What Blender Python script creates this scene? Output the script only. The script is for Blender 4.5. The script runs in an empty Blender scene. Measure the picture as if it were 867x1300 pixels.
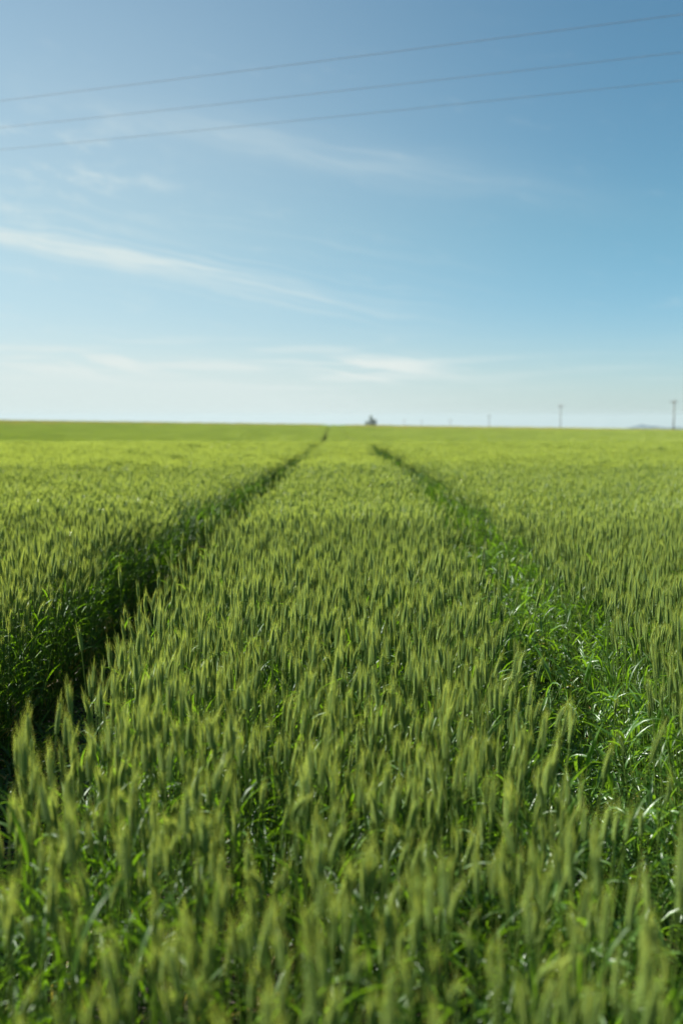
import bpy, math, random
import numpy as np
from mathutils import Vector, Matrix, Euler

random.seed(7)
rng = np.random.default_rng(7)
scene = bpy.context.scene
C = scene.collection
R = math.radians

# ------------------------------------------------------------------ constants
EYE = 1.62                       # eye height; wheat ears top out about 0.8 m
PITCH = 5.42
SUN_AZ, SUN_EL = -80.0, 40.0     # degrees; azimuth from +Y (view direction), negative = left

# ------------------------------------------------------------------ materials
def nodes_of(m):
    m.use_nodes = True
    nt = m.node_tree
    nt.nodes.clear()
    return nt, nt.nodes, nt.links

class NT:
    """small helper for building node trees"""
    def __init__(s, nt):
        s.nt, s.n, s.l = nt, nt.nodes, nt.links
    def node(s, t, **kw):
        x = s.n.new(t)
        for k, v in kw.items():
            setattr(x, k, v)
        return x
    def put(s, sock, v):
        if isinstance(v, bpy.types.NodeSocket):
            s.l.new(v, sock)
        else:
            sock.default_value = v
    def math(s, op, a, b=None, c=None, clamp=False):
        x = s.node('ShaderNodeMath', operation=op, use_clamp=clamp)
        s.put(x.inputs[0], a)
        if b is not None: s.put(x.inputs[1], b)
        if c is not None: s.put(x.inputs[2], c)
        return x.outputs[0]
    def mix(s, f, a, b):
        x = s.node('ShaderNodeMix', data_type='RGBA')
        s.put(x.inputs[0], f); s.put(x.inputs[6], a); s.put(x.inputs[7], b)
        return x.outputs[2]
    def ramp(s, v, lo, hi, a=0.0, b=1.0, smooth=True):
        x = s.node('ShaderNodeMapRange', interpolation_type='SMOOTHSTEP' if smooth else 'LINEAR')
        s.put(x.inputs[0], v)
        for i, q in enumerate((lo, hi, a, b)): s.put(x.inputs[1 + i], q)
        return x.outputs[0]
    def noise(s, vec, scale, detail=3.0, rough=0.55):
        x = s.node('ShaderNodeTexNoise')
        if vec is not None: s.l.new(vec, x.inputs['Vector'])
        x.inputs['Scale'].default_value = scale
        x.inputs['Detail'].default_value = detail
        x.inputs['Roughness'].default_value = rough
        return x.outputs[0]

def col(r, g, b): return (r, g, b, 1.0)

def plant_material(name, c0, c1, trans=None, tf=0.4, gloss=0.1, rough=0.35, streak=None, patch=0.55):
    """leafy surface: diffuse + transmitted light + a waxy sheen; colour varies from plant to plant"""
    m = bpy.data.materials.new(name)
    nt, n, l = nodes_of(m)
    t = NT(nt)
    out = n.new('ShaderNodeOutputMaterial')
    info = n.new('ShaderNodeObjectInfo')
    geo = n.new('ShaderNodeNewGeometry')
    rnd = info.outputs['Random']
    nz = t.noise(geo.outputs['Position'], patch, 3.0)
    f = t.math('ADD', t.math('MULTIPLY', rnd, 0.65), t.math('MULTIPLY', t.ramp(nz, 0.35, 0.65), 0.35))
    c = t.mix(f, col(*c0), col(*c1))
    if streak:
        s = t.noise(geo.outputs['Position'], 90.0, 2.0)
        c = t.mix(t.ramp(s, 0.48, 0.72), c, col(*streak))
    d = n.new('ShaderNodeBsdfDiffuse'); l.new(c, d.inputs[0])
    sh = d.outputs[0]
    if trans:
        tr = n.new('ShaderNodeBsdfTranslucent')
        l.new(t.mix(f, col(*trans), col(*[x * 1.25 for x in trans])), tr.inputs[0])
        mx = n.new('ShaderNodeMixShader'); mx.inputs[0].default_value = tf
        l.new(sh, mx.inputs[1]); l.new(tr.outputs[0], mx.inputs[2]); sh = mx.outputs[0]
    if gloss:
        g = n.new('ShaderNodeBsdfAnisotropic'); g.inputs[0].default_value = col(0.9, 0.95, 1.0)
        g.inputs['Roughness'].default_value = rough
        lw = n.new('ShaderNodeLayerWeight'); lw.inputs[0].default_value = 0.25
        mx = n.new('ShaderNodeMixShader')
        l.new(t.math('MULTIPLY_ADD', lw.outputs['Fresnel'], 0.14, gloss, clamp=True), mx.inputs[0])
        l.new(sh, mx.inputs[1]); l.new(g.outputs[0], mx.inputs[2]); sh = mx.outputs[0]
    l.new(sh, out.inputs[0])
    return m

M_STEM = plant_material('wheat_stem', (.050, .100, .016), (.085, .130, .024), gloss=.03)
M_LEAF = plant_material('wheat_leaf', (.028, .078, .008), (.050, .115, .010), (.16, .33, .006), .48, .022, .42)
M_EAR = plant_material('wheat_ear', (.098, .178, .038), (.174, .254, .050), (.25, .38, .03), .28, .03, .40)
M_AWN = plant_material('wheat_awn', (.33, .42, .082), (.48, .53, .112), (.51, .59, .08), .5, .01, .35)
M_DRY = plant_material('yellowed_leaf', (.30, .26, .05), (.28, .18, .05), (.36, .30, .04), .4, .04, .4)
M_TRACK = plant_material('track_leaf', (.042, .120, .014), (.080, .17, .020), (.22, .42, .014), .45, .04, .38)
M_FAR = plant_material('distant_wheat', (.29, .37, .15), (.45, .48, .20), (.48, .56, .20), .5, .0, .5, patch=.07)  # haze over the far field is put into this paler, bluer colour
M_RIPE = plant_material('ripening_wheat', (.44, .42, .16), (.52, .46, .18), (.56, .54, .18), .5, .0, .5)
WHEAT_MATS = [M_STEM, M_LEAF, M_EAR, M_AWN, M_DRY, M_TRACK, M_FAR, M_RIPE]
STEM, LEAF, EAR, AWN, DRY, TRACK, FAR, RIPE = range(8)

def simple_material(name, c, rough=0.7, metal=0.0, c2=None, scale=8.0):
    m = bpy.data.materials.new(name)
    nt, n, l = nodes_of(m); t = NT(nt)
    out = n.new('ShaderNodeOutputMaterial')
    b = n.new('ShaderNodeBsdfPrincipled')
    b.inputs['Roughness'].default_value = rough
    b.inputs['Metallic'].default_value = metal
    geo = n.new('ShaderNodeNewGeometry')
    nz = t.noise(geo.outputs['Position'], scale, 4.0)
    l.new(t.mix(t.ramp(nz, .3, .7), col(*c), col(*(c2 or [x * .6 for x in c]))), b.inputs['Base Color'])
    l.new(b.outputs[0], out.inputs[0])
    return m

M_WOOD = simple_material('weathered_pole_wood', (.16, .13, .10), .9, 0, (.09, .075, .06), 3.0)
M_CERAMIC = simple_material('insulator_ceramic', (.22, .12, .07), .3)
M_CABLE = simple_material('power_cable', (.17, .175, .18), .5, 0, (.13, .14, .145), 2.0)
M_BARK = simple_material('tree_bark', (.10, .075, .05), .9, 0, (.05, .04, .03), 6.0)
M_CROWN = plant_material('tree_leaves', (.040, .070, .035), (.065, .100, .045), (.05, .11, .02), .3, .03, .4)
M_HILL = simple_material('hill_scrub_haze_blue', (.020, .048, .075), .95, 0, (.015, .038, .056), .004)  # blue of the distant haze mixed into the scrub colour

def ground_material():
    m = bpy.data.materials.new('field_soil')
    nt, n, l = nodes_of(m); t = NT(nt)
    out = n.new('ShaderNodeOutputMaterial')
    b = n.new('ShaderNodeBsdfPrincipled'); b.inputs['Roughness'].default_value = .95
    geo = n.new('ShaderNodeNewGeometry')
    p = geo.outputs['Position']
    soil = t.mix(t.ramp(t.noise(p, 9.0, 5.0), .35, .65), col(.010, .009, .006), col(.026, .021, .014))  # near-black: the shade down between the stalks is put into the colour
    straw = t.mix(t.ramp(t.noise(p, 45.0, 3.0), .62, .72), soil, col(.09, .08, .035))
    sep = n.new('ShaderNodeSeparateXYZ'); l.new(p, sep.inputs[0])
    green = t.mix(t.ramp(t.noise(p, .8, 4.0), .35, .65), col(.045, .085, .025), col(.075, .115, .035))
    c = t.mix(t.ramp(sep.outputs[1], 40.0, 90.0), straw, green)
    l.new(c, b.inputs['Base Color'])
    bp = n.new('ShaderNodeBump'); bp.inputs['Strength'].default_value = .8; bp.inputs['Distance'].default_value = .03
    l.new(t.noise(p, 28.0, 5.0), bp.inputs['Height']); l.new(bp.outputs[0], b.inputs['Normal'])
    l.new(b.outputs[0], out.inputs[0])
    return m
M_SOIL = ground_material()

# ------------------------------------------------------------------ helpers
def tag(o, label=None, cat=None, group=None, kind=None):
    if label: o['label'] = label
    if cat: o['category'] = cat
    if group: o['group'] = group
    if kind: o['kind'] = kind
    return o

class MB:
    """mesh collector (verts, polygons with material index)"""
    def __init__(s): s.v, s.f, s.m, s.sm = [], [], [], []
    def add(s, vs, fs, mi=0, smooth=True):
        o = len(s.v)
        s.v.extend([tuple(p) for p in vs])
        s.f.extend([tuple(i + o for i in f) for f in fs])
        s.m.extend([mi] * len(fs)); s.sm.extend([smooth] * len(fs))
    def join(s, b, mat=None):
        o = len(s.v)
        s.v.extend([tuple(mat @ Vector(p)) for p in b.v] if mat is not None else b.v)
        s.f.extend([tuple(i + o for i in f) for f in b.f]); s.m.extend(b.m); s.sm.extend(b.sm)
    def mesh(s, name, mats):
        me = bpy.data.meshes.new(name)
        me.from_pydata(s.v, [], s.f)
        for m in mats: me.materials.append(m)
        me.polygons.foreach_set('material_index', s.m)
        me.polygons.foreach_set('use_smooth', s.sm)
        me.update()
        return me
    def build(s, name, mats, parent=None, link=True):
        if not isinstance(mats, (list, tuple)): mats = [mats]
        o = bpy.data.objects.new(name, s.mesh(name, mats))
        if link: C.objects.link(o)
        if parent is not None: o.parent = parent
        return o

def frame(t):
    t = Vector(t).normalized()
    a = Vector((0, 0, 1)) if abs(t.z) < .9 else Vector((1, 0, 0))
    u = t.cross(a).normalized()
    return u, t.cross(u).normalized()

def tube(mb, pts, rad, sides=6, mi=0, cap=True):
    pts = [Vector(p) for p in pts]
    if not hasattr(rad, '__len__'): rad = [rad] * len(pts)
    vs, fs = [], []
    u = None
    for i, p in enumerate(pts):
        t = pts[min(i + 1, len(pts) - 1)] - pts[max(i - 1, 0)]
        if u is None: u, w = frame(t)
        else:
            t.normalize(); u = (u - t * u.dot(t)).normalized(); w = t.cross(u)
        for k in range(sides):
            a = 2 * math.pi * k / sides
            vs.append(p + (u * math.cos(a) + w * math.sin(a)) * rad[i])
    for i in range(len(pts) - 1):
        for k in range(sides):
            a, b = i * sides + k, i * sides + (k + 1) % sides
            fs.append((a, b, b + sides, a + sides))
    if cap:
        fs.append(tuple(range(sides))[::-1]); fs.append(tuple(range((len(pts) - 1) * sides, len(pts) * sides)))
    mb.add(vs, fs, mi)

# ------------------------------------------------------------------ the lie of the land
def smooth(x, a, b):
    t = np.clip((np.asarray(x, float) - a) / (b - a), 0, 1)
    return t * t * (3 - 2 * t)

def ground_z(x, y):
    x = np.asarray(x, float); y = np.asarray(y, float)
    g = -0.68 * smooth(y, 25, 64)
    g = g - np.clip(y - 62, 0, 190) / 190 * .50
    g = g - .0138 * np.clip(x, -500, 500) * smooth(y, 40, 240)
    far = np.clip(y - 256, 0, None)
    g = g - np.minimum(.020 * far * smooth(far, 0, 60), 70)
    side = np.clip(np.abs(x) - 500, 0, None)
    g = g - np.minimum(side * .01, 40)
    g = g - np.clip(-y - 100, 0, 4000) * .01
    g = g + .035 * np.sin(x * .9 + 1.3) * np.sin(y * .55) * smooth(y, 3, 12)
    return g

TL_Y = [-50, 2.3, 4.9, 8.5, 29, 190, 400]; TL_X = [-.76, -.78, -.89, -.85, -.57, -2.0, -4.0]     # right edge of left wheel track
TR_Y = [-50, 1.6, 2.6, 4.9, 8.5, 12.9, 29, 190, 400]; TR_X = [.43, .45, .53, .66, .83, .87, .74, -.7, -2.7]  # left edge of right wheel track
def track_left(y): return np.interp(y, TL_Y, TL_X)
def track_right(y): return np.interp(y, TR_Y, TR_X)
GAP_L, GAP_R = .64, .53
def wob(y, s): return .045 * np.sin(y * 2.3 + s) + .035 * np.sin(y * 5.1 + 2 * s) + .02 * np.sin(y * 11.7 + 3 * s)
def gap_l(y): return np.interp(y, [9, 24, 48, 62], [GAP_L, .42, .42, .66])
def gap_r(y): return np.interp(y, [12, 26, 48, 62], [GAP_R, .48, .48, .66])
def in_track(x, y):
    """signed depth inside a wheel track: >0 inside (metres from the nearer edge)"""
    l1 = track_left(y) + wob(y, .4); l0 = track_left(y) - gap_l(y) + wob(y, 1.9)
    r0 = track_right(y) + wob(y, 3.1); r1 = track_right(y) + gap_r(y) + wob(y, 4.4)
    dl = np.minimum(l1 - x, x - l0); dr = np.minimum(x - r0, r1 - x)
    return dl, dr

# ------------------------------------------------------------------ one wheat stalk
def leaf_strip(mb, base, az, up, length, width, curl, segs=8, mi=LEAF, twist=0.0, fold=.6, kink=None):
    """a narrow arching blade: starts at angle UP above the horizontal, bends over by CURL in all"""
    p = Vector(base); a = up
    d = Vector((math.cos(az), math.sin(az), 0)); side0 = Vector((-math.sin(az), math.cos(az), 0))
    vs, fs = [], []
    for i in range(segs + 1):
        t = i / segs
        w = width * (min(1, .45 + 2.2 * t) if t < .25 else 1) * (1 - max(0, t - .35) / .65) ** .8
        w = max(w, .0006)
        tan = d * math.cos(a) + Vector((0, 0, 1)) * math.sin(a)
        nrm = -d * math.sin(a) + Vector((0, 0, 1)) * math.cos(a)
        tw = twist * t
        s = side0 * math.cos(tw) + nrm * math.sin(tw)
        nn = nrm * math.cos(tw) - side0 * math.sin(tw)
        vs += [p + s * w * .5 + nn * w * fold * .5, p, p - s * w * .5 + nn * w * fold * .5]
        a -= curl / segs * (.4 + 1.2 * t)
        if kink is not None and kink[0] <= t < kink[0] + 1 / segs: a -= kink[1]
        p = p + tan * (length / segs)
    for i in range(segs):
        b = i * 3
        fs += [(b, b + 1, b + 4, b + 3), (b + 1, b + 2, b + 5, b + 4)]
    mb.add(vs, fs, mi)

def floret(mb, p, axis, u, L, W, mi=EAR):
    axis = axis.normalized(); u = (u - axis * u.dot(axis)).normalized(); w = axis.cross(u)
    vs = [p]; fs = []
    prof = ((.25, .80), (.55, 1.0), (.82, .55))
    for (t, r) in prof:
        for k in range(5):
            a = 2 * math.pi * k / 5
            vs.append(p + axis * L * t + (u * math.cos(a) + w * math.sin(a) * .8) * W * .5 * r)
    vs.append(p + axis * L)
    for k in range(5):
        k2 = (k + 1) % 5
        fs.append((0, 1 + k2, 1 + k)); fs.append((1 + k, 1 + k2, 6 + k2, 6 + k)); fs.append((6 + k, 6 + k2, 11 + k2, 11 + k)); fs.append((11 + k, 11 + k2, 16))
    mb.add(vs, fs, mi)
    return p + axis * L

def awn(mb, p, d, L, w, r, mi=AWN, segs=2):
    d = d.normalized(); u, v = frame(d)
    a = r.uniform(0, math.pi); s = u * math.cos(a) + v * math.sin(a)
    q = p + d * L * .55
    e = p + d * L + (u * r.uniform(-.1, .1) + v * r.uniform(-.1, .1)) * L
    if segs == 2: mb.add([p - s * w * .5, p + s * w * .5, q + s * w * .38, q - s * w * .38, e], [(0, 1, 2, 3), (3, 2, 4)], mi)
    else: mb.add([p - s * w * .5, p + s * w * .5, e], [(0, 1, 2)], mi)

def stalk_curve(r, H, nod):
    """points of the culm from the soil to the ear, and the ear axis beyond"""
    lean = r.uniform(-.03, .05); la = r.uniform(0, 6.28)
    pts = []
    for i in range(7):
        t = i / 6
        o = lean * t * t + (nod * .10 * max(0, t - .6) ** 2)
        pts.append(Vector((math.cos(la) * o, math.sin(la) * o, H * t)))
    return pts, la

def make_stalk(seed, detail=2, H=None, nod=None, ear_len=None, leaves=None, flag=None):
    """returns dict of MBs: stem, ear, awns, leaves[]  (detail 2 = close, 1 = middle distance)"""
    r = random.Random(seed)
    H = H or r.uniform(.68, .775)
    nod = r.choice([.03, .06, .1, .15, .22, .38]) if nod is None else nod
    EL = ear_len or r.uniform(.048, .066)
    pts, la = stalk_curve(r, H, nod)
    stem, ear, awns, lv = MB(), MB(), MB(), []
    tube(stem, pts, [.0022, .0022, .0020, .0019, .0017, .0014, .0012], 5 if detail == 2 else 3, STEM, False)
    # ear axis, bending over by nod
    t0 = (pts[-1] - pts[-2]).normalized()
    h = Vector((math.cos(la), math.sin(la), 0))
    n = 20 if detail == 2 else 8
    ax = [pts[-1]]; tans = []
    for i in range(n + 1):
        a = nod * (i / n) * .9
        t = (t0 * math.cos(a) + h * math.sin(a)).normalized(); tans.append(t)
        ax.append(ax[-1] + t * EL / n)
    ra = r.uniform(0, math.pi)
    if detail == 2:
        tube(ear, ax[::4] + [ax[-1]], .0016, 4, EAR, False)
        for i in range(n):
            t = tans[i]; u, v = frame(t)
            sd = u * math.cos(ra) + v * math.sin(ra); fr = t.cross(sd)
            s = 1 if i % 2 else -1
            k = .62 + .38 * math.sin(math.pi * min(1, (i + 2.2) / n) ** .8)
            base = ax[i] + sd * s * .0014
            for j, (o, L) in enumerate(((0, .0102), (1, .0094), (-1, .0094))):
                d = t + sd * s * (.42 if j == 0 else .30) + fr * o * .34
                tip = floret(ear, base + fr * o * .0018, d, fr, L * k * 1.04, .0055 * k)
                if (j and r.random() < .92) or i > n - 4:
                    g = 1.0 if i > 3 else .55
                    dd = t + sd * s * r.uniform(.06, .22) + fr * o * r.uniform(.04, .18) + Vector((r.uniform(-.06, .06), r.uniform(-.06, .06), 0))
                    awn(awns, tip - d.normalized() * .001, dd, r.uniform(.026, .040) * g, .0005, r)
        tip = floret(ear, ax[n], tans[n], fr, .012, .005)
        for _ in range(3): awn(awns, tip, tans[n] + Vector((r.uniform(-.12, .12), r.uniform(-.12, .12), 0)), .04, .0006, r)
    else:
        vs, fs = [], []
        S = 5
        for i in range(n + 1):
            t = tans[i]; u, v = frame(t)
            rr = .0060 * (.55 + .45 * math.sin(math.pi * ((i + 1.2) / (n + 2)) ** .8)) * (1.22 if i % 2 else .86)
            for k in range(S):
                a = 2 * math.pi * k / S + ra + (.6 if i % 2 else 0)
                vs.append(ax[i] + (u * math.cos(a) + v * math.sin(a) * .8) * rr)
        for i in range(n):
            for k in range(S):
                a, b = i * S + k, i * S + (k + 1) % S
                fs.append((a, b, b + S, a + S))
        vs.append(ax[n] + tans[n] * .008)
        for k in range(S): fs.append((n * S + k, n * S + (k + 1) % S, len(vs) - 1))
        ear.add(vs, fs, EAR, False)
        for q in range(20):
            i = r.randint(1, n); t = tans[i]; u, v = frame(t); a = r.uniform(0, 6.28)
            o = u * math.cos(a) + v * math.sin(a)
            awn(awns, ax[i] + o * .004, t + o * r.uniform(.08, .26), r.uniform(.026, .042), .0022, r, AWN, 1)
    # leaves
    nl = leaves if leaves is not None else r.choice([3, 4, 4])
    for i in range(nl):
        mb = MB()
        hh = H * (.74 - .17 * i) + r.uniform(-.03, .03)
        j = max(0, min(5, int(hh / H * 6))); f = hh / H * 6 - j
        b = pts[j].lerp(pts[j + 1], f)
        dry = i >= 3 and r.random() < .35
        leaf_strip(mb, b, r.uniform(0, 6.28), r.uniform(.85, 1.35), r.uniform(.12, .21), r.uniform(.007, .0115),
                   r.uniform(.9, 2.6), 7 if detail == 2 else 4, DRY if dry else LEAF, r.uniform(-1.5, 1.5))
        lv.append(mb)
    if flag:
        mb = MB(); leaf_strip(mb, pts[4].lerp(pts[5], .5), *flag[0], **flag[1]); lv.append(mb)
    return dict(stem=stem, ear=ear, awns=awns, leaves=lv)

def joined(p):
    mb = MB()
    for k in ('stem', 'ear', 'awns'): mb.join(p[k])
    for l in p['leaves']: mb.join(l)
    return mb

def make_tuft(seed, size, n, spike_w, awn_w, h0=.705):
    """a square of distant wheat: simple ears with awns and a few blades"""
    r = random.Random(seed); mb = MB()
    for _ in range(n):
        x, y = r.uniform(-.5, .5) * size, r.uniform(-.5, .5) * size
        H = h0 + r.gauss(0, .035); a = r.uniform(0, 6.28); l = r.uniform(0, .05)
        b = Vector((x, y, H)); t = Vector((math.cos(a) * l * 3, math.sin(a) * l * 3, 1)).normalized()
        u, v = frame(t); vs = []; EL = r.uniform(.05, .068)
        for (q, rr) in ((0, .6), (.45, 1.1), (.8, .9)):
            for k in range(3):
                an = 2.094 * k + a + q * 3
                vs.append(b + t * EL * q + (u * math.cos(an) + v * math.sin(an)) * spike_w * rr)
        vs.append(b + t * EL)
        fs = []
        for i in range(2):
            for k in range(3):
                k2 = (k + 1) % 3; fs.append((i * 3 + k, i * 3 + k2, i * 3 + 3 + k2, i * 3 + 3 + k))
        for k in range(3): fs.append((6 + k, 6 + (k + 1) % 3, 9))
        mb.add(vs, fs, EAR, False)
        for _q in range(9):
            an = r.uniform(0, 6.28); o = u * math.cos(an) + v * math.sin(an)
            awn(mb, b + t * EL * r.uniform(.3, 1) + o * spike_w, t + o * r.uniform(.1, .35), r.uniform(.03, .046), awn_w, r, AWN, 1)
        w = .0025
        mb.add([(x - w, y, 0), (x + w, y, 0), (b.x + w, b.y, b.z), (b.x - w, b.y, b.z)], [(0, 1, 2, 3)], STEM, False)
        for i in range(1):
            leaf_strip(mb, (x, y, H * r.uniform(.5, .85)), r.uniform(0, 6.28), r.uniform(.7, 1.3), r.uniform(.15, .24), .013, r.uniform(.8, 2.4), 3, LEAF, r.uniform(-1, 1))
    return mb

def make_patch(seed, size, n, ripe=0):
    r = random.Random(seed); mb = MB()
    for _ in range(n):
        x, y = r.uniform(-.5, .5) * size, r.uniform(-.5, .5) * size
        H = .70 + r.gauss(0, .04); a = r.uniform(0, 6.28); w = .016
        t = Vector((r.gauss(0, .08), r.gauss(0, .08), 1))
        b = Vector((x, y, H)); vs = [b + Vector((math.cos(a + k * 2.094) * w, math.sin(a + k * 2.094) * w, 0)) for k in range(3)] + [b + t * .16]
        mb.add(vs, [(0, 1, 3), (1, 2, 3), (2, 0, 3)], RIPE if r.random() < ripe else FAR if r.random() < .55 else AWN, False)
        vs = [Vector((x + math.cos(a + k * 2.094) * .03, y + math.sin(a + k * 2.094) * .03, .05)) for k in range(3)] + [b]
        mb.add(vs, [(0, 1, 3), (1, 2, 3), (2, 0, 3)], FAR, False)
    return mb

def make_weed(seed, tall=False, mi=TRACK):
    """low leafy tiller of the wheel track"""
    r = random.Random(seed); mb = MB()
    for i in range(r.randint(12, 17)):
        leaf_strip(mb, (r.uniform(-.05, .05), r.uniform(-.05, .05), r.uniform(0, .50 if tall else .26)), r.uniform(0, 6.28), r.uniform(.3, 1.4), r.uniform(.07, .18),
                   r.uniform(.008, .0145), r.uniform(.6, 2.8), 5, DRY if r.random() < .05 else mi, r.uniform(-2, 2))
    if tall:
        for k in range(2):
            a, b = r.uniform(-.04, .04), r.uniform(-.04, .04)
            tube(mb, [(a * .5, b * .5, 0), (a, b, .3), (a * 1.6, b * 1.6, .58)], [.002, .0018, .001], 3, STEM, False)
    return mb

# ------------------------------------------------------------------ geometry-node scatter for uncountable plants
def scatter_object(name, classes):
    """ONE object: classes = [(list of source meshes, positions, eulers, scales)]"""
    P, E, S, K, I = [], [], [], [], []
    for k, (src, p, e, s) in enumerate(classes):
        P.append(p); E.append(e); S.append(s); K.append(np.full(len(p), k)); I.append(rng.integers(0, len(src), len(p)))
    P = np.concatenate(P); E = np.concatenate(E); S = np.concatenate(S); K = np.concatenate(K); I = np.concatenate(I)
    me = bpy.data.meshes.new(name)
    me.vertices.add(len(P)); me.vertices.foreach_set('co', P.astype(np.float32).ravel())
    for nm, ty, arr, key in (('turn', 'FLOAT_VECTOR', E, 'vector'), ('size', 'FLOAT_VECTOR', S, 'vector'), ('sort', 'INT', K, 'value'), ('pick', 'INT', I, 'value')):
        a = me.attributes.new(nm, ty, 'POINT')
        a.data.foreach_set(key, (arr.astype(np.float32) if ty != 'INT' else arr.astype(np.int32)).ravel())
    for m in WHEAT_MATS: me.materials.append(m)
    ob = bpy.data.objects.new(name, me); C.objects.link(ob)
    g = bpy.data.node_groups.new(name + '_scatter', 'GeometryNodeTree')
    g.interface.new_socket('Geometry', in_out='INPUT', socket_type='NodeSocketGeometry')
    g.interface.new_socket('Geometry', in_out='OUTPUT', socket_type='NodeSocketGeometry')
    N, L = g.nodes, g.links
    gi, go = N.new('NodeGroupInput'), N.new('NodeGroupOutput')
    def attr(nm, ty):
        x = N.new('GeometryNodeInputNamedAttribute'); x.data_type = ty; x.inputs['Name'].default_value = nm
        return x.outputs['Attribute']
    turn, size, sort, pick = attr('turn', 'FLOAT_VECTOR'), attr('size', 'FLOAT_VECTOR'), attr('sort', 'INT'), attr('pick', 'INT')
    allj = N.new('GeometryNodeJoinGeometry')
    for k, (src, *_r) in enumerate(classes):
        cmp_ = N.new('FunctionNodeCompare'); cmp_.data_type = 'INT'; cmp_.operation = 'EQUAL'
        ia = [s for s in cmp_.inputs if s.type == 'INT']
        L.new(sort, ia[0]); ia[1].default_value = k
        j = N.new('GeometryNodeJoinGeometry')
        for me_s in src:
            so = bpy.data.objects.new('scatter_source', me_s)     # never linked to the scene
            oi = N.new('GeometryNodeObjectInfo'); oi.inputs['Object'].default_value = so; oi.inputs['As Instance'].default_value = False
            gt = N.new('GeometryNodeGeometryToInstance'); L.new(oi.outputs['Geometry'], gt.inputs[0]); L.new(gt.outputs[0], j.inputs[0])
        ip = N.new('GeometryNodeInstanceOnPoints')
        L.new(gi.outputs[0], ip.inputs['Points']); L.new(cmp_.outputs[0], ip.inputs['Selection'])
        L.new(j.outputs[0], ip.inputs['Instance']); ip.inputs['Pick Instance'].default_value = True
        L.new(pick, ip.inputs['Instance Index']); L.new(turn, ip.inputs['Rotation']); L.new(size, ip.inputs['Scale'])
        L.new(ip.outputs[0], allj.inputs[0])
    L.new(allj.outputs[0], go.inputs[0])
    md = ob.modifiers.new('scatter', 'NODES'); md.node_group = g
    return ob

def jitter_grid(x0, x1, y0, y1, density):
    c = 1 / math.sqrt(density)
    gx, gy = np.meshgrid(np.arange(x0, x1, c), np.arange(y0, y1, c))
    p = np.stack([gx.ravel(), gy.ravel()], 1)
    return p + rng.uniform(-.55, .55, p.shape) * c

def wedge(p, margin=2.0, slope=.44):
    return np.abs(p[:, 0]) < slope * np.clip(p[:, 1], 0, None) + margin

def lay(p, tilt=.08, sc=(.985, .08), lean=.022):
    n = len(p)
    z = ground_z(p[:, 0], p[:, 1])
    P = np.stack([p[:, 0], p[:, 1], z], 1)
    # each plant spins freely; neighbours share a lean that drifts over the field
    lx = lean * (.6 + np.sin(p[:, 0] * 1.9 + p[:, 1] * .7) + .7 * np.sin(p[:, 1] * 1.3 - p[:, 0] * .5 + 2)) + rng.normal(0, tilt, n)
    ly = lean * (.2 + np.sin(p[:, 0] * 1.1 - p[:, 1] * 1.6 + 1)) + rng.normal(0, tilt, n)
    sp = rng.uniform(0, 6.283, n)
    ca, sa, cb, sb, cs, ss = np.cos(-ly), np.sin(-ly), np.cos(lx), np.sin(lx), np.cos(sp), np.sin(sp)
    # Rx(-ly) @ Ry(lx) @ Rz(sp), read back as XYZ Euler angles
    m00 = cb * cs; m10 = ca * ss + sa * sb * cs
    m20 = sa * ss - ca * sb * cs; m21 = sa * cs + ca * sb * ss; m22 = ca * cb
    E = np.stack([np.arctan2(m21, m22), np.arcsin(np.clip(-m20, -1, 1)), np.arctan2(m10, m00)], 1)
    s = rng.normal(sc[0], sc[1], n)
    s = np.clip(s, .6, 1.13) + .035 * np.sin(p[:, 0] * 2.1 + 1) * np.sin(p[:, 1] * 1.7) + .025 * np.sin(p[:, 0] * 5.3) * np.sin(p[:, 1] * 4.1 + 2)
    S = np.stack([np.ones(n), np.ones(n), s], 1)
    S[:, :2] = np.clip(s, .9, 1.1)[:, None]
    return P, E, S

def crop_keep(p, soft=.035, stray=.02):
    dl, dr = in_track(p[:, 0], p[:, 1])
    d = np.maximum(dl, dr) + rng.normal(0, soft, len(p))
    return (d < 0) | ((rng.random(len(p)) < stray) & (dr > dl))

# ---- near wheat, standing one by one
near = jitter_grid(-4.8, 4.8, -.6, 8.0, 560)
near = near[wedge(near, 1.1, .42)]
near = near[crop_keep(near)]
# the stand is uneven: plants tiller in clumps with thinner spots between
cl = sum(np.sin(near[:, 0] * a + near[:, 1] * b + c) for a, b, c in ((21, 9, 0), (-13, 24, 1.7), (7, -31, 4.0), (33, 5, 2.2), (-4, 14, .6)))
thin = np.clip(.90 + .14 * cl, .40, 1.0) * (1 - .30 * (1 - smooth(near[:, 1], 1.5, 2.9)))
near = near[rng.random(len(near)) < thin]
# extra stalks added along the far bank to deepen the left track's shade
bank = jitter_grid(-4.2, -1.3, 1.0, 8.0, 330); bd = track_left(bank[:, 1]) - GAP_L + wob(bank[:, 1], 1.9) - bank[:, 0]
bank = bank[(bd > 0) & (bd < .45)]
near = np.concatenate([near, bank])
nP, nE, nS = lay(near)
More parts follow.
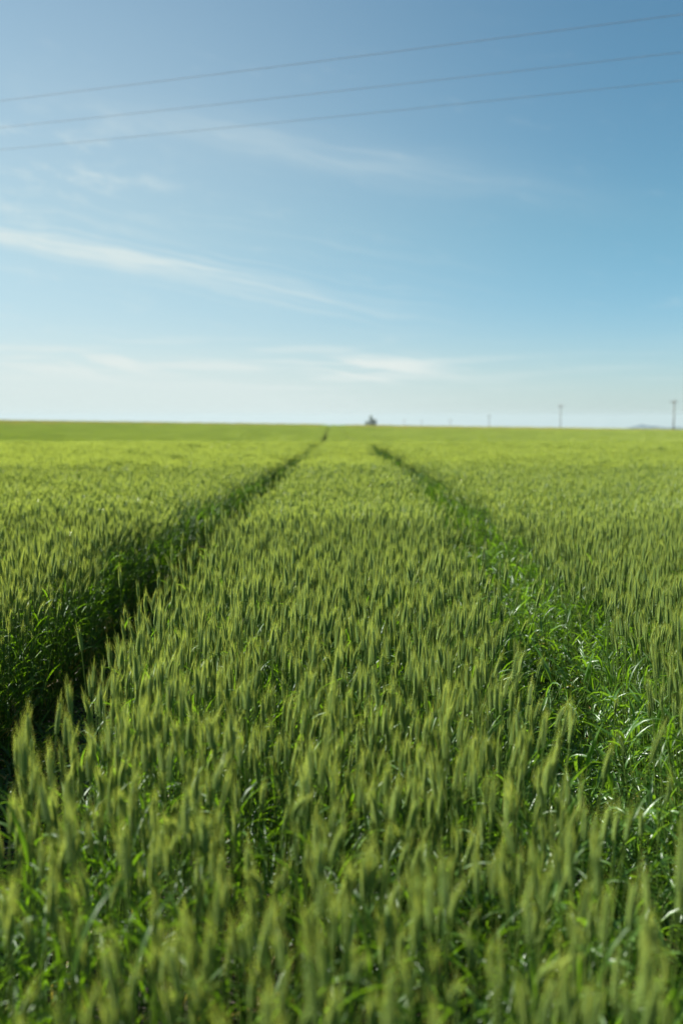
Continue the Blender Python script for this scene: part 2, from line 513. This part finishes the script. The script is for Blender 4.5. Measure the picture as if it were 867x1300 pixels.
# those that show largest become objects of their own
f = 1264.0
pc, ps = math.cos(R(PITCH)), math.sin(R(PITCH))
def project(P):
    dz = P[:, 2] - EYE
    depth = P[:, 1] * pc - dz * ps; up = dz * pc + P[:, 1] * ps
    return 433.5 + f * P[:, 0] / depth, 650 - f * up / depth, depth
tip = nP.copy(); tip[:, 2] += .80 * nS[:, 2]
sx, sy, dep = project(tip)
vis = (nP[:, 1] > .8) & (sx > -15) & (sx < 882) & (sy < 1345)
order = np.argsort(np.where(vis, dep, 1e9))
single = order[:min(300, vis.sum())]
rest = np.ones(len(near), bool); rest[single] = False
hid = (nP[:, 1] < .9) | (np.abs(nP[:, 0]) > .40 * nP[:, 1] + .35)     # beside and behind the camera: simpler stalks
close = rest & ~hid; aside = rest & hid

print('individual stalks', len(single), 'to y', nP[single, 1].max(), 'close', close.sum(), 'aside', aside.sum())
NEAR_SRC = [joined(make_stalk(100 + i, 2)).mesh('near_wheat', WHEAT_MATS) for i in range(14)]
MID_SRC = [joined(make_stalk(200 + i, 1)).mesh('mid_wheat', WHEAT_MATS) for i in range(12)]
TUFT_SRC = [make_tuft(300 + i, .36, 80, .0058, .0040).mesh('wheat_tuft', WHEAT_MATS) for i in range(8)]
STRIP_SRC = [make_patch(450 + i, .42, 34).mesh('wheat_strip', WHEAT_MATS) for i in range(6)]
PATCH_SRC = [make_patch(400 + i, 2.0, 700).mesh('wheat_patch', WHEAT_MATS) for i in range(4)]
RIPE_SRC = [make_patch(430 + i, 2.0, 700, .85).mesh('ripe_patch', WHEAT_MATS) for i in range(3)]

mid = jitter_grid(-10.5, 10.5, 8.0, 17.0, 540)
mid = mid[wedge(mid, 1.0, .42)]; mid = mid[crop_keep(mid)]
mP, mE, mS = lay(mid, .08, (1, .055))
tu = jitter_grid(-23, 23, 17.0, 46.0, 1 / .30 ** 2)
tu = tu[wedge(tu, 1.0, .42)]; dl, dr = in_track(tu[:, 0], tu[:, 1]); tu = tu[(dl < .0) & (dr < -.06)]
tP, tE, tS = lay(tu, .02, (1, .03), .02); 
pa = jitter_grid(-135, 135, 46.0, 275.0, 1 / 1.75 ** 2)
pa = pa[wedge(pa, 4.0, .42)]
mdl = (track_left(pa[:, 1]) - GAP_L / 2 + track_right(pa[:, 1]) + GAP_R / 2) / 2
pa = pa[np.abs(pa[:, 0] - mdl) > 3.6]
pP, pE, pS = lay(pa, .0, (1, .07), 0)
pS[:, :2] = 1.0
ripe = rng.random(len(pa)) < smooth(pa[:, 1] + 20 * np.sin(pa[:, 0] * .06), 150, 235)
# finer pieces where the two wheel tracks run on over the far slope
sm = jitter_grid(-9, 9, 46.0, 258.0, 1 / .42 ** 2)
mdl = (track_left(sm[:, 1]) - GAP_L / 2 + track_right(sm[:, 1]) + GAP_R / 2) / 2
sm = sm[np.abs(sm[:, 0] - mdl) < 2.9]
dl, dr = in_track(sm[:, 0], sm[:, 1]); sm = sm[np.maximum(dl, dr) < -.02]
sP, sE, sS = lay(sm, .0, (1, .03), 0); sS[:, :2] = 1.0

wheat = scatter_object('wheat_crop', [
    (NEAR_SRC, nP[close], nE[close], nS[close]),
    (MID_SRC, np.concatenate([nP[aside], mP]), np.concatenate([nE[aside], mE]), np.concatenate([nS[aside], mS])),
    (TUFT_SRC, tP, tE, tS),
    (PATCH_SRC, pP[~ripe], pE[~ripe], pS[~ripe]),
    (RIPE_SRC, pP[ripe], pE[ripe], pS[ripe]),
    (STRIP_SRC, sP, sE, sS)])
tag(wheat, 'dense green bearded wheat filling the field from the near rows to the horizon', 'wheat', kind='stuff')

# ---- low leafy growth on the floor and flanks of the wheel tracks
wy = .6 + 28 * rng.random(6000) ** 1.15; side = rng.random(6000)
wx = np.where(side < .68, track_right(wy) + rng.uniform(-.08, GAP_R + .16, 6000), track_left(wy) - rng.uniform(.0, GAP_L + .04, 6000))
wd = np.stack([wx, wy], 1)
keep = rng.random(6000) < np.clip(1.1 - wy / 40, .3, 1)
wd = wd[keep]
WEED_SRC = [make_weed(500 + i).mesh('track_tiller', WHEAT_MATS) for i in range(8)]
TILLER_SRC = [make_weed(520 + i, True).mesh('tall_tiller', WHEAT_MATS) for i in range(8)]
LOW_SRC = [make_weed(540 + i, False, LEAF).mesh('shaded_tiller', WHEAT_MATS) for i in range(8)]  # darker leaf material stands in for the shade on the track floor
wP, wE, wS = lay(wd, .22, (1.0, .22))
dlw, drw = in_track(wd[:, 0], wd[:, 1])
leftside = wd[:, 0] < 0
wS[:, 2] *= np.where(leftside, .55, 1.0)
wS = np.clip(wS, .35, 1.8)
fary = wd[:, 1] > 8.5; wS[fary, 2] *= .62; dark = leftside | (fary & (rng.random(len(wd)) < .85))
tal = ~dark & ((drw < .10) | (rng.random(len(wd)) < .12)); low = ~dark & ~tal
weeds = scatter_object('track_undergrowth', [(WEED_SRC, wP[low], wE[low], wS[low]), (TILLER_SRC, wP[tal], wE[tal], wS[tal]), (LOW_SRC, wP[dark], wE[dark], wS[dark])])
tag(weeds, 'bright leafy low growth sprouting along the two wheel tracks in the wheat', 'undergrowth', kind='stuff')

# ------------------------------------------------------------------ the foremost stalks as objects
def stalk_thing(seed, label, group='foremost wheat stalks', loc=None, rot=None, sc=None, **kw):
    p = make_stalk(seed, 2, **kw)
    o = bpy.data.objects.new('wheat_stalk', None); C.objects.link(o)
    o.empty_display_size = .05
    tag(o, label, 'wheat stalk', group)
    p['stem'].build('stem', WHEAT_MATS, o)
    e = p['ear'].build('ear', WHEAT_MATS, o)
    p['awns'].build('awn_brush', WHEAT_MATS, e)
    for l in p['leaves']: l.build('leaf', WHEAT_MATS, o)
    if loc is not None: o.location = loc
    if rot is not None: o.rotation_euler = rot
    if sc is not None: o.scale = (sc, sc, sc)
    return o

def copy_tree(o, parent=None):
    c = o.copy(); C.objects.link(c)
    if parent is not None: c.parent = parent
    for ch in list(o.children): copy_tree(ch, c)
    return c

KINDS = [
    (610, 'green bearded wheat stalk with straight upright ear in the blurred front rows', dict(nod=.05)),
    (620, 'tall green wheat stalk with long slender ear in the blurred front rows', dict(nod=.12, H=.795, ear_len=.072)),
    (630, 'green wheat stalk with gently leaning ear in the blurred front rows', dict(nod=.32)),
    (640, 'green wheat stalk with nodding bent-over ear in the blurred front rows', dict(nod=.85, H=.76)),
    (650, 'short wheat stalk with stubby ear low in the blurred front rows', dict(nod=.15, H=.65, ear_len=.044)),
    (660, 'leafy green wheat stalk with four blades in the blurred front rows', dict(nod=.2, leaves=4)),
    (670, 'wheat stalk with few leaves and bristly ear in the blurred front rows', dict(nod=.22, leaves=2)),
]
protos = {}
bpy.context.view_layer.update()
for q, i in enumerate(single):
    k = q % len(KINDS) if q < len(KINDS) else int(rng.choice(len(KINDS), p=[.24, .12, .22, .08, .10, .14, .10]))
    if k not in protos:
        protos[k] = o = stalk_thing(KINDS[k][0], KINDS[k][1], **KINDS[k][2])
    else:
        o = copy_tree(protos[k])
    o.location = nP[i]; o.rotation_euler = nE[i]; o.scale = nS[i]

# stalks that stand out in the middle of the picture
def at(px, py, y):
    """ground point under a picture position whose thing-top is at forward distance y"""
    return Vector(((px - 433.5) / f * y, y, 0))
special = [
    (701, 'wheat stalk with broad leaf arched in an upside-down V above the centre ears', (.085, 3.15), 1.10, dict(leaves=3, nod=.2, flag=((2.9, 1.15, .25, .015, .9), dict(segs=9, mi=TRACK, kink=(.5, 1.1), twist=.3)))),
    (702, 'wheat stalk with pale shiny leaf curling over at the right track edge', (.62, 4.75), 1.08, dict(leaves=4, nod=.1, flag=((.3, 1.35, .24, .014, 2.4), dict(segs=9, mi=TRACK, twist=.2)))),
    (703, 'wheat stalk with pale hooked leaf beside the dark left track', (-.66, 3.7), 1.06, dict(leaves=3, nod=.3, flag=((.5, 1.3, .20, .013, 2.6), dict(segs=9, mi=TRACK, twist=.2)))),
    (704, 'tall wheat stalk whose dark ear rises above the centre strip', (-.28, 6.0), 1.1, dict(leaves=3, nod=.02, H=.77)),
]
for seed, lab, (x, y), s, kw in special:
    stalk_thing(seed, lab, None, (x, y, float(ground_z(x, y))), (0, 0, 0), s, **kw)

# ------------------------------------------------------------------ ground, one sheet to the horizon
def sheet():
    ys = np.concatenate([np.arange(-4000, -100, 500), np.arange(-100, 0, 20), np.arange(0, 30, .5), np.arange(30, 120, 3), np.arange(120, 340, 8), np.arange(340, 1000, 60), np.arange(1000, 9001, 500)])
    xs = np.concatenate([np.arange(-8000, -500, 750), np.arange(-500, -60, 40), np.arange(-60, -12, 6), np.arange(-12, 12, .6), np.arange(12, 60, 6), np.arange(60, 500, 40), np.arange(500, 8001, 750)])
    X, Y = np.meshgrid(xs, ys); Z = ground_z(X, Y)
    mb = MB()
    mb.v = list(zip(X.ravel().tolist(), Y.ravel().tolist(), Z.ravel().tolist()))
    w = len(xs)
    for j in range(len(ys) - 1):
        for i in range(w - 1): mb.f.append((j * w + i, j * w + i + 1, (j + 1) * w + i + 1, (j + 1) * w + i))
    mb.m = [0] * len(mb.f); mb.sm = [True] * len(mb.f)
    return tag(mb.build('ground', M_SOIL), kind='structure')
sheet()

# ------------------------------------------------------------------ far blue hills
def hills():
    Y0 = 5200.0; mb = MB()
    prof = [(780, 556), (798, 546.5), (805, 543.5), (812, 540.3), (818, 540.8), (828, 542.2), (840, 543.0), (855, 543.2), (872, 544.0), (900, 542.5), (940, 545), (1000, 541), (1080, 547), (1160, 556)]
    px = np.linspace(780, 1160, 60); py = np.interp(px, [p[0] for p in prof], [p[1] for p in prof])
    r = np.random.default_rng(3); rows = 9
    for j in range(rows):
        t = j / (rows - 1)                     # 0 = near foot, .5 = ridge, 1 = far foot
        k = 1 - abs(t - .5) * 2
        for i in range(60):
            y = Y0 + (t - .5) * 1700
            top = EYE - (py[i] - 1.6 - 530) / f * Y0 
            z = -110 + (top + 110) * (k ** .8) + (r.normal(0, 1.6) if 0 < j < rows - 1 else 0)
            mb.v.append(((px[i] - 433.5) / f * Y0, y + r.normal(0, 15), z))
    for j in range(rows - 1):
        for i in range(59): mb.f.append((j * 60 + i, j * 60 + i + 1, (j + 1) * 60 + i + 1, (j + 1) * 60 + i))
    mb.m = [0] * len(mb.f); mb.sm = [True] * len(mb.f)
    tag(mb.build('hills', M_HILL), kind='structure')
hills()

# ------------------------------------------------------------------ lone tree on the horizon
def lone_tree():
    y = 254.0; x = (470.5 - 433.5) / f * y; z = float(ground_z(x, y))
    root = bpy.data.objects.new('tree', None); C.objects.link(root); root.location = (x, y, z)
    tag(root, 'lone small dark tree with pointed crown on the horizon', 'tree')
    r = random.Random(5)
    tb = MB()
    tube(tb, [(0, 0, -.1), (.05, 0, .7), (.02, .05, 1.5), (.1, 0, 2.5), (.05, 0, 3.2)], [.16, .13, .11, .07, .03], 7)
    for (dx, dz) in ((-.9, 1.5), (.8, 1.7), (.5, 2.3), (-.4, 2.2)):
        tube(tb, [(.03, 0, dz - .6), (dx * .5, r.uniform(-.3, .3), dz - .25), (dx, r.uniform(-.4, .4), dz)], [.07, .05, .02], 5)
    tb.build('trunk', M_BARK, root)
    cb = MB()
    lobes = [((.0, 0, 2.3), (.48, .5, 1.25), 420), ((.85, .1, 1.7), (.72, .7, .85), 620), ((-1.0, -.1, 1.4), (.52, .6, .62), 240), ((.0, .2, 1.1), (1.3, .8, .55), 300)]
    for (c, s, n) in lobes:
        for _ in range(n):
            d = Vector((r.gauss(0, 1), r.gauss(0, 1), r.gauss(0, 1))).normalized() * r.uniform(.35, 1) ** .5
            p = Vector((c[0] + d.x * s[0], c[1] + d.y * s[1], c[2] + d.z * s[2]))
            q = Euler((r.uniform(0, 3), r.uniform(0, 3), r.uniform(0, 6))).to_matrix(); w = r.uniform(.06, .12)
            cb.add([p + q @ Vector(v) for v in ((-w, 0, 0), (0, -w * .5, .01), (w, 0, 0), (0, w * .5, .01))], [(0, 1, 2, 3)], 0, False)
    cb.build('crown', M_CROWN, root)
lone_tree()

# ------------------------------------------------------------------ power poles along the horizon
def pole_proto():
    root = bpy.data.objects.new('power_pole', None)
    C.objects.link(root)
    a = MB(); tube(a, [(0, 0, -.3), (0, 0, 4), (0, 0, 8.6)], [.16, .13, .10], 10); a.build('post', M_WOOD, root)
    b = MB()
    tube(b, [(-.95, .16, 8.15), (.95, .16, 8.15)], .075, 4); tube(b, [(-.6, .16, 8.15), (0, .14, 7.5)], .03, 4); tube(b, [(.6, .16, 8.15), (0, .14, 7.5)], .03, 4)
    b.build('crossarm', M_WOOD, root)
    for (px, pz) in ((-.85, 8.22), (.85, 8.22), (0, 8.6)):
        c = MB(); yy = .16 if px else 0
        tube(c, [(px, yy, pz), (px, yy, pz + .08), (px, yy, pz + .12), (px, yy, pz + .2), (px, yy, pz + .28)], [.02, .02, .06, .07, .03], 8)
        c.build('insulator', M_CERAMIC, root)
    return root
poles = [(853, 235, 507.5, 'nearest and tallest wooden power pole, close to the blue hills'),
         (710, 337, 513.5, 'second tallest wooden power pole, left of the blue hills'),
         (620, 463, 526.5, 'small distant power pole, third along the row from the blue hills'),
         (571, 582, 532.0, 'tiny faint power pole, fourth along the row from the blue hills'),
         (535, 700, 533.0, 'tiny faint power pole, second in the row from the lone tree'),
         (513, 820, 532.5, 'tiny faint power pole standing nearest to the lone tree')]
proto = pole_proto()
for i, (px, y, ytop, lab) in enumerate(poles):
    o = proto if i == 0 else copy_tree(proto)
    x = (px - 433.5) / f * y; z = float(ground_z(x, y))
    o.location = (x, y, z); o.rotation_euler = (0, 0, R(8))
    top = EYE + (530 - ytop) / f * y
    o.scale = (1, 1, (top - z) / 8.75)
    tag(o, lab, 'power pole', 'power poles along the horizon')

# ------------------------------------------------------------------ three wires overhead
def wires():
    labs = ['topmost of the three dark power lines crossing the sky', 'middle of the three dark power lines crossing the sky', 'lowest of the three dark power lines crossing the sky']
    H = 6.5
    for (yl, yr), lab in zip(((128, 18), (162, 66), (190, 102)), labs):
        ends = []
        for px, py in ((0, yl), (867, yr)):
            dx, du = (px - 433.5) / f, (650 - py) / f
            d = Vector((dx, pc + du * -(-ps) * 0 + 0, 0))
            # direction of the picture point in the world (camera pitched down)
            d = Vector((dx, pc + du * ps, -ps + du * pc))
            ends.append(Vector((0, 0, EYE)) + d * (H / d.z))
        a, b = ends; u = (b - a); L = u.length; u.normalize()
        pts = []
        for k in range(81):
            s = -75 + (L + 150) * k / 80
            p = a + u * s
            p.z += .00035 * ((s - L / 2) ** 2 - (L / 2) ** 2)      # sag
            pts.append(p)
        mb = MB(); tube(mb, pts, .0042, 6)
        tag(mb.build('power_line', M_CABLE), lab, 'power line', 'power lines overhead')
wires()

# ------------------------------------------------------------------ haze
def haze():
    m = bpy.data.materials.new('haze_air'); nt, n, l = nodes_of(m)
    out = n.new('ShaderNodeOutputMaterial'); v = n.new('ShaderNodeVolumePrincipled')
    v.inputs['Color'].default_value = col(.64, .79, .86)
    v.inputs['Density'].default_value = HAZE
    l.new(v.outputs[0], out.inputs['Volume'])
    x0, x1, y0, y1, z0, z1 = -8100, 8100, -4100, 9100, -190, 24
    mb = MB()
    mb.add([(x, y, z) for z in (z0, z1) for y in (y0, y1) for x in (x0, x1)],
           [(0, 2, 3, 1), (4, 5, 7, 6), (0, 1, 5, 4), (2, 6, 7, 3), (0, 4, 6, 2), (1, 3, 7, 5)], 0, False)
    tag(mb.build('haze', m), kind='stuff')
HAZE = 0.9e-4
haze()

# ------------------------------------------------------------------ sky
w = bpy.data.worlds.new('World'); scene.world = w; w.use_nodes = True
nt = w.node_tree; nt.nodes.clear(); t = NT(nt)
out = t.node('ShaderNodeOutputWorld'); bg = t.node('ShaderNodeBackground'); bg.inputs[1].default_value = .05
sky = t.node('ShaderNodeTexSky', sky_type='NISHITA', sun_disc=False)
sky.sun_elevation = R(SUN_EL); sky.sun_rotation = R(SUN_AZ); sky.altitude = 300
sky.air_density = 1.0; sky.dust_density = .6; sky.ozone_density = 2.0
tc = t.node('ShaderNodeTexCoord')
sep = t.node('ShaderNodeSeparateXYZ'); t.l.new(tc.outputs['Generated'], sep.inputs[0])
az = t.math('ARCTAN2', sep.outputs[0], sep.outputs[1])
el = t.math('ARCSINE', sep.outputs[2])
def vec(x, y, z=0.0):
    c = t.node('ShaderNodeCombineXYZ'); t.put(c.inputs[0], x); t.put(c.inputs[1], y); t.put(c.inputs[2], z); return c.outputs[0]
# coordinates along the drift of the cirrus (streaks fall gently from left to right)
SL = .175
al = t.math('MULTIPLY_ADD', el, -SL, az)
ac = t.math('MULTIPLY_ADD', az, SL, el)
warp = t.math('MULTIPLY', t.math('SUBTRACT', t.noise(vec(t.math('MULTIPLY', al, 6.0), t.math('MULTIPLY', ac, 14.0)), 1.0, 3.0), .5), .035)
acw = t.math('ADD', ac, warp)
fib = t.noise(vec(t.math('MULTIPLY', al, 7.0), t.math('MULTIPLY', acw, 75.0), 3.3), 1.0, 4.0, .6)
fib2 = t.noise(vec(t.math('MULTIPLY', al, 20.0), t.math('MULTIPLY', acw, 40.0), 9.1), 1.0, 4.0, .6)
thr_ = t.noise(vec(t.math('MULTIPLY', al, 4.0), t.math('MULTIPLY', acw, 190.0), 1.7), 1.0, 5.0, .65)
def band(center, width, coord):
    q = t.math('DIVIDE', t.math('SUBTRACT', coord, center), width)
    return t.math('EXPONENT', t.math('MULTIPLY', t.math('MULTIPLY', q, q), -1.0))
def mul(*a):
    r = a[0]
    for b in a[1:]: r = t.math('MULTIPLY', r, b)
    return r
k1 = mul(band(.115, .0068, acw), t.ramp(az, -.10, -.22, .32, 1.0), t.ramp(az, .18, -.08), t.ramp(fib, .30, .66, .22, 1.0), t.ramp(thr_, .25, .65, .6, 1.0), .95)
k1b = mul(band(.118, .022, acw), t.ramp(az, .15, -.2), t.ramp(thr_, .45, .7), .24)
k2 = mul(band(.248, .018, acw), band(.0, .19, az), t.ramp(fib, .3, .7, .4, 1.0), .22)
k3 = mul(band(.048, .011, el), band(.035, .05, az), t.ramp(fib, .42, .62), .7)
k4 = mul(band(.050, .010, el), band(-.24, .07, az), t.ramp(fib, .45, .65), .7)
k5 = mul(band(.225, .045, el), band(-.27, .10, az), t.ramp(fib2, .44, .74), .34)
k6 = mul(band(.0, .065, el), t.ramp(az, .36, -.10, .42, .64))
k7 = mul(t.ramp(el, .5, .05), t.ramp(fib2, .5, .8), t.ramp(fib, .45, .75), .25)
tot = k1
k8 = mul(t.ramp(az, .36, -.35, 0, .46), t.ramp(el, .46, .16, .45, 1.0))
# long thin threads drifting off the main streak, and low pale bars above the horizon
thr = t.noise(vec(t.math('MULTIPLY', al, 3.0), t.math('MULTIPLY', acw, 130.0), 5.7), 1.0, 5.0, .65)
k9 = mul(band(.135, .045, acw), t.ramp(az, .22, -.05), t.ramp(thr, .50, .72), .26)
k10 = mul(band(.050, .022, el), t.ramp(az, .22, -.02, .25, 1.0), t.ramp(t.noise(vec(t.math('MULTIPLY', az, 7.0), t.math('MULTIPLY', el, 110.0), 2.2), 1.0, 4.0), .47, .66), .30)
for k in (k9, k10, k8, k1b, k2, k3, k4, k5, k6, k7): tot = t.math('ADD', tot, k)
tot = t.math('MINIMUM', tot, .9)
tint = t.node('ShaderNodeMix', data_type='RGBA', blend_type='MULTIPLY'); tint.inputs[0].default_value = 1.0
t.l.new(sky.outputs[0], tint.inputs[6]); t.l.new(t.mix(t.ramp(el, .02, .20), col(.62, .90, 1.10), col(.66, .995, .965)), tint.inputs[7])
c = t.mix(tot, tint.outputs[2], col(6.05, 6.85, 6.75))
c = t.mix(t.math('MINIMUM', t.math('ADD', t.math('ADD', k3, k4), t.math('MULTIPLY', k10, .5)), .85), c, col(6.9, 7.3, 7.0))
t.l.new(c, bg.inputs[0]); t.l.new(bg.outputs[0], out.inputs[0])

# ------------------------------------------------------------------ sun
sd = bpy.data.lights.new('sun', 'SUN'); sd.energy = 5.0; sd.angle = R(.5); sd.color = (1.0, .94, .82)
so = bpy.data.objects.new('sun', sd); C.objects.link(so)
dirv = Vector((math.sin(R(SUN_AZ)) * math.cos(R(SUN_EL)), math.cos(R(SUN_AZ)) * math.cos(R(SUN_EL)), math.sin(R(SUN_EL))))
so.rotation_euler = dirv.to_track_quat('Z', 'Y').to_euler()
so.location = dirv * 50

# ------------------------------------------------------------------ camera
cd = bpy.data.cameras.new('camera'); cd.sensor_fit = 'VERTICAL'; cd.sensor_height = 36; cd.sensor_width = 24; cd.lens = 35
cd.clip_start = .05; cd.clip_end = 30000
cd.dof.use_dof = True; cd.dof.focus_distance = 4.0; cd.dof.aperture_fstop = 1.8; cd.dof.aperture_blades = 9
co = bpy.data.objects.new('camera', cd); C.objects.link(co)
co.location = (0, 0, EYE); co.rotation_euler = (R(90 - PITCH), 0, 0)
scene.camera = co

# ------------------------------------------------------------------ render settings
vs = scene.view_settings
vs.view_transform = 'Standard'; vs.look = 'None'; vs.gamma = 1.0; vs.exposure = 1.27; vs.use_curve_mapping = False
cy = scene.cycles
cy.max_bounces = 6; cy.diffuse_bounces = 3; cy.glossy_bounces = 2; cy.transmission_bounces = 4; cy.transparent_max_bounces = 4; cy.volume_bounces = 0
cy.sample_clamp_indirect = 6.0
cy.use_denoising = True; cy.denoiser = 'OPENIMAGEDENOISE'; cy.denoising_input_passes = 'RGB_ALBEDO_NORMAL'; cy.denoising_prefilter = 'ACCURATE'
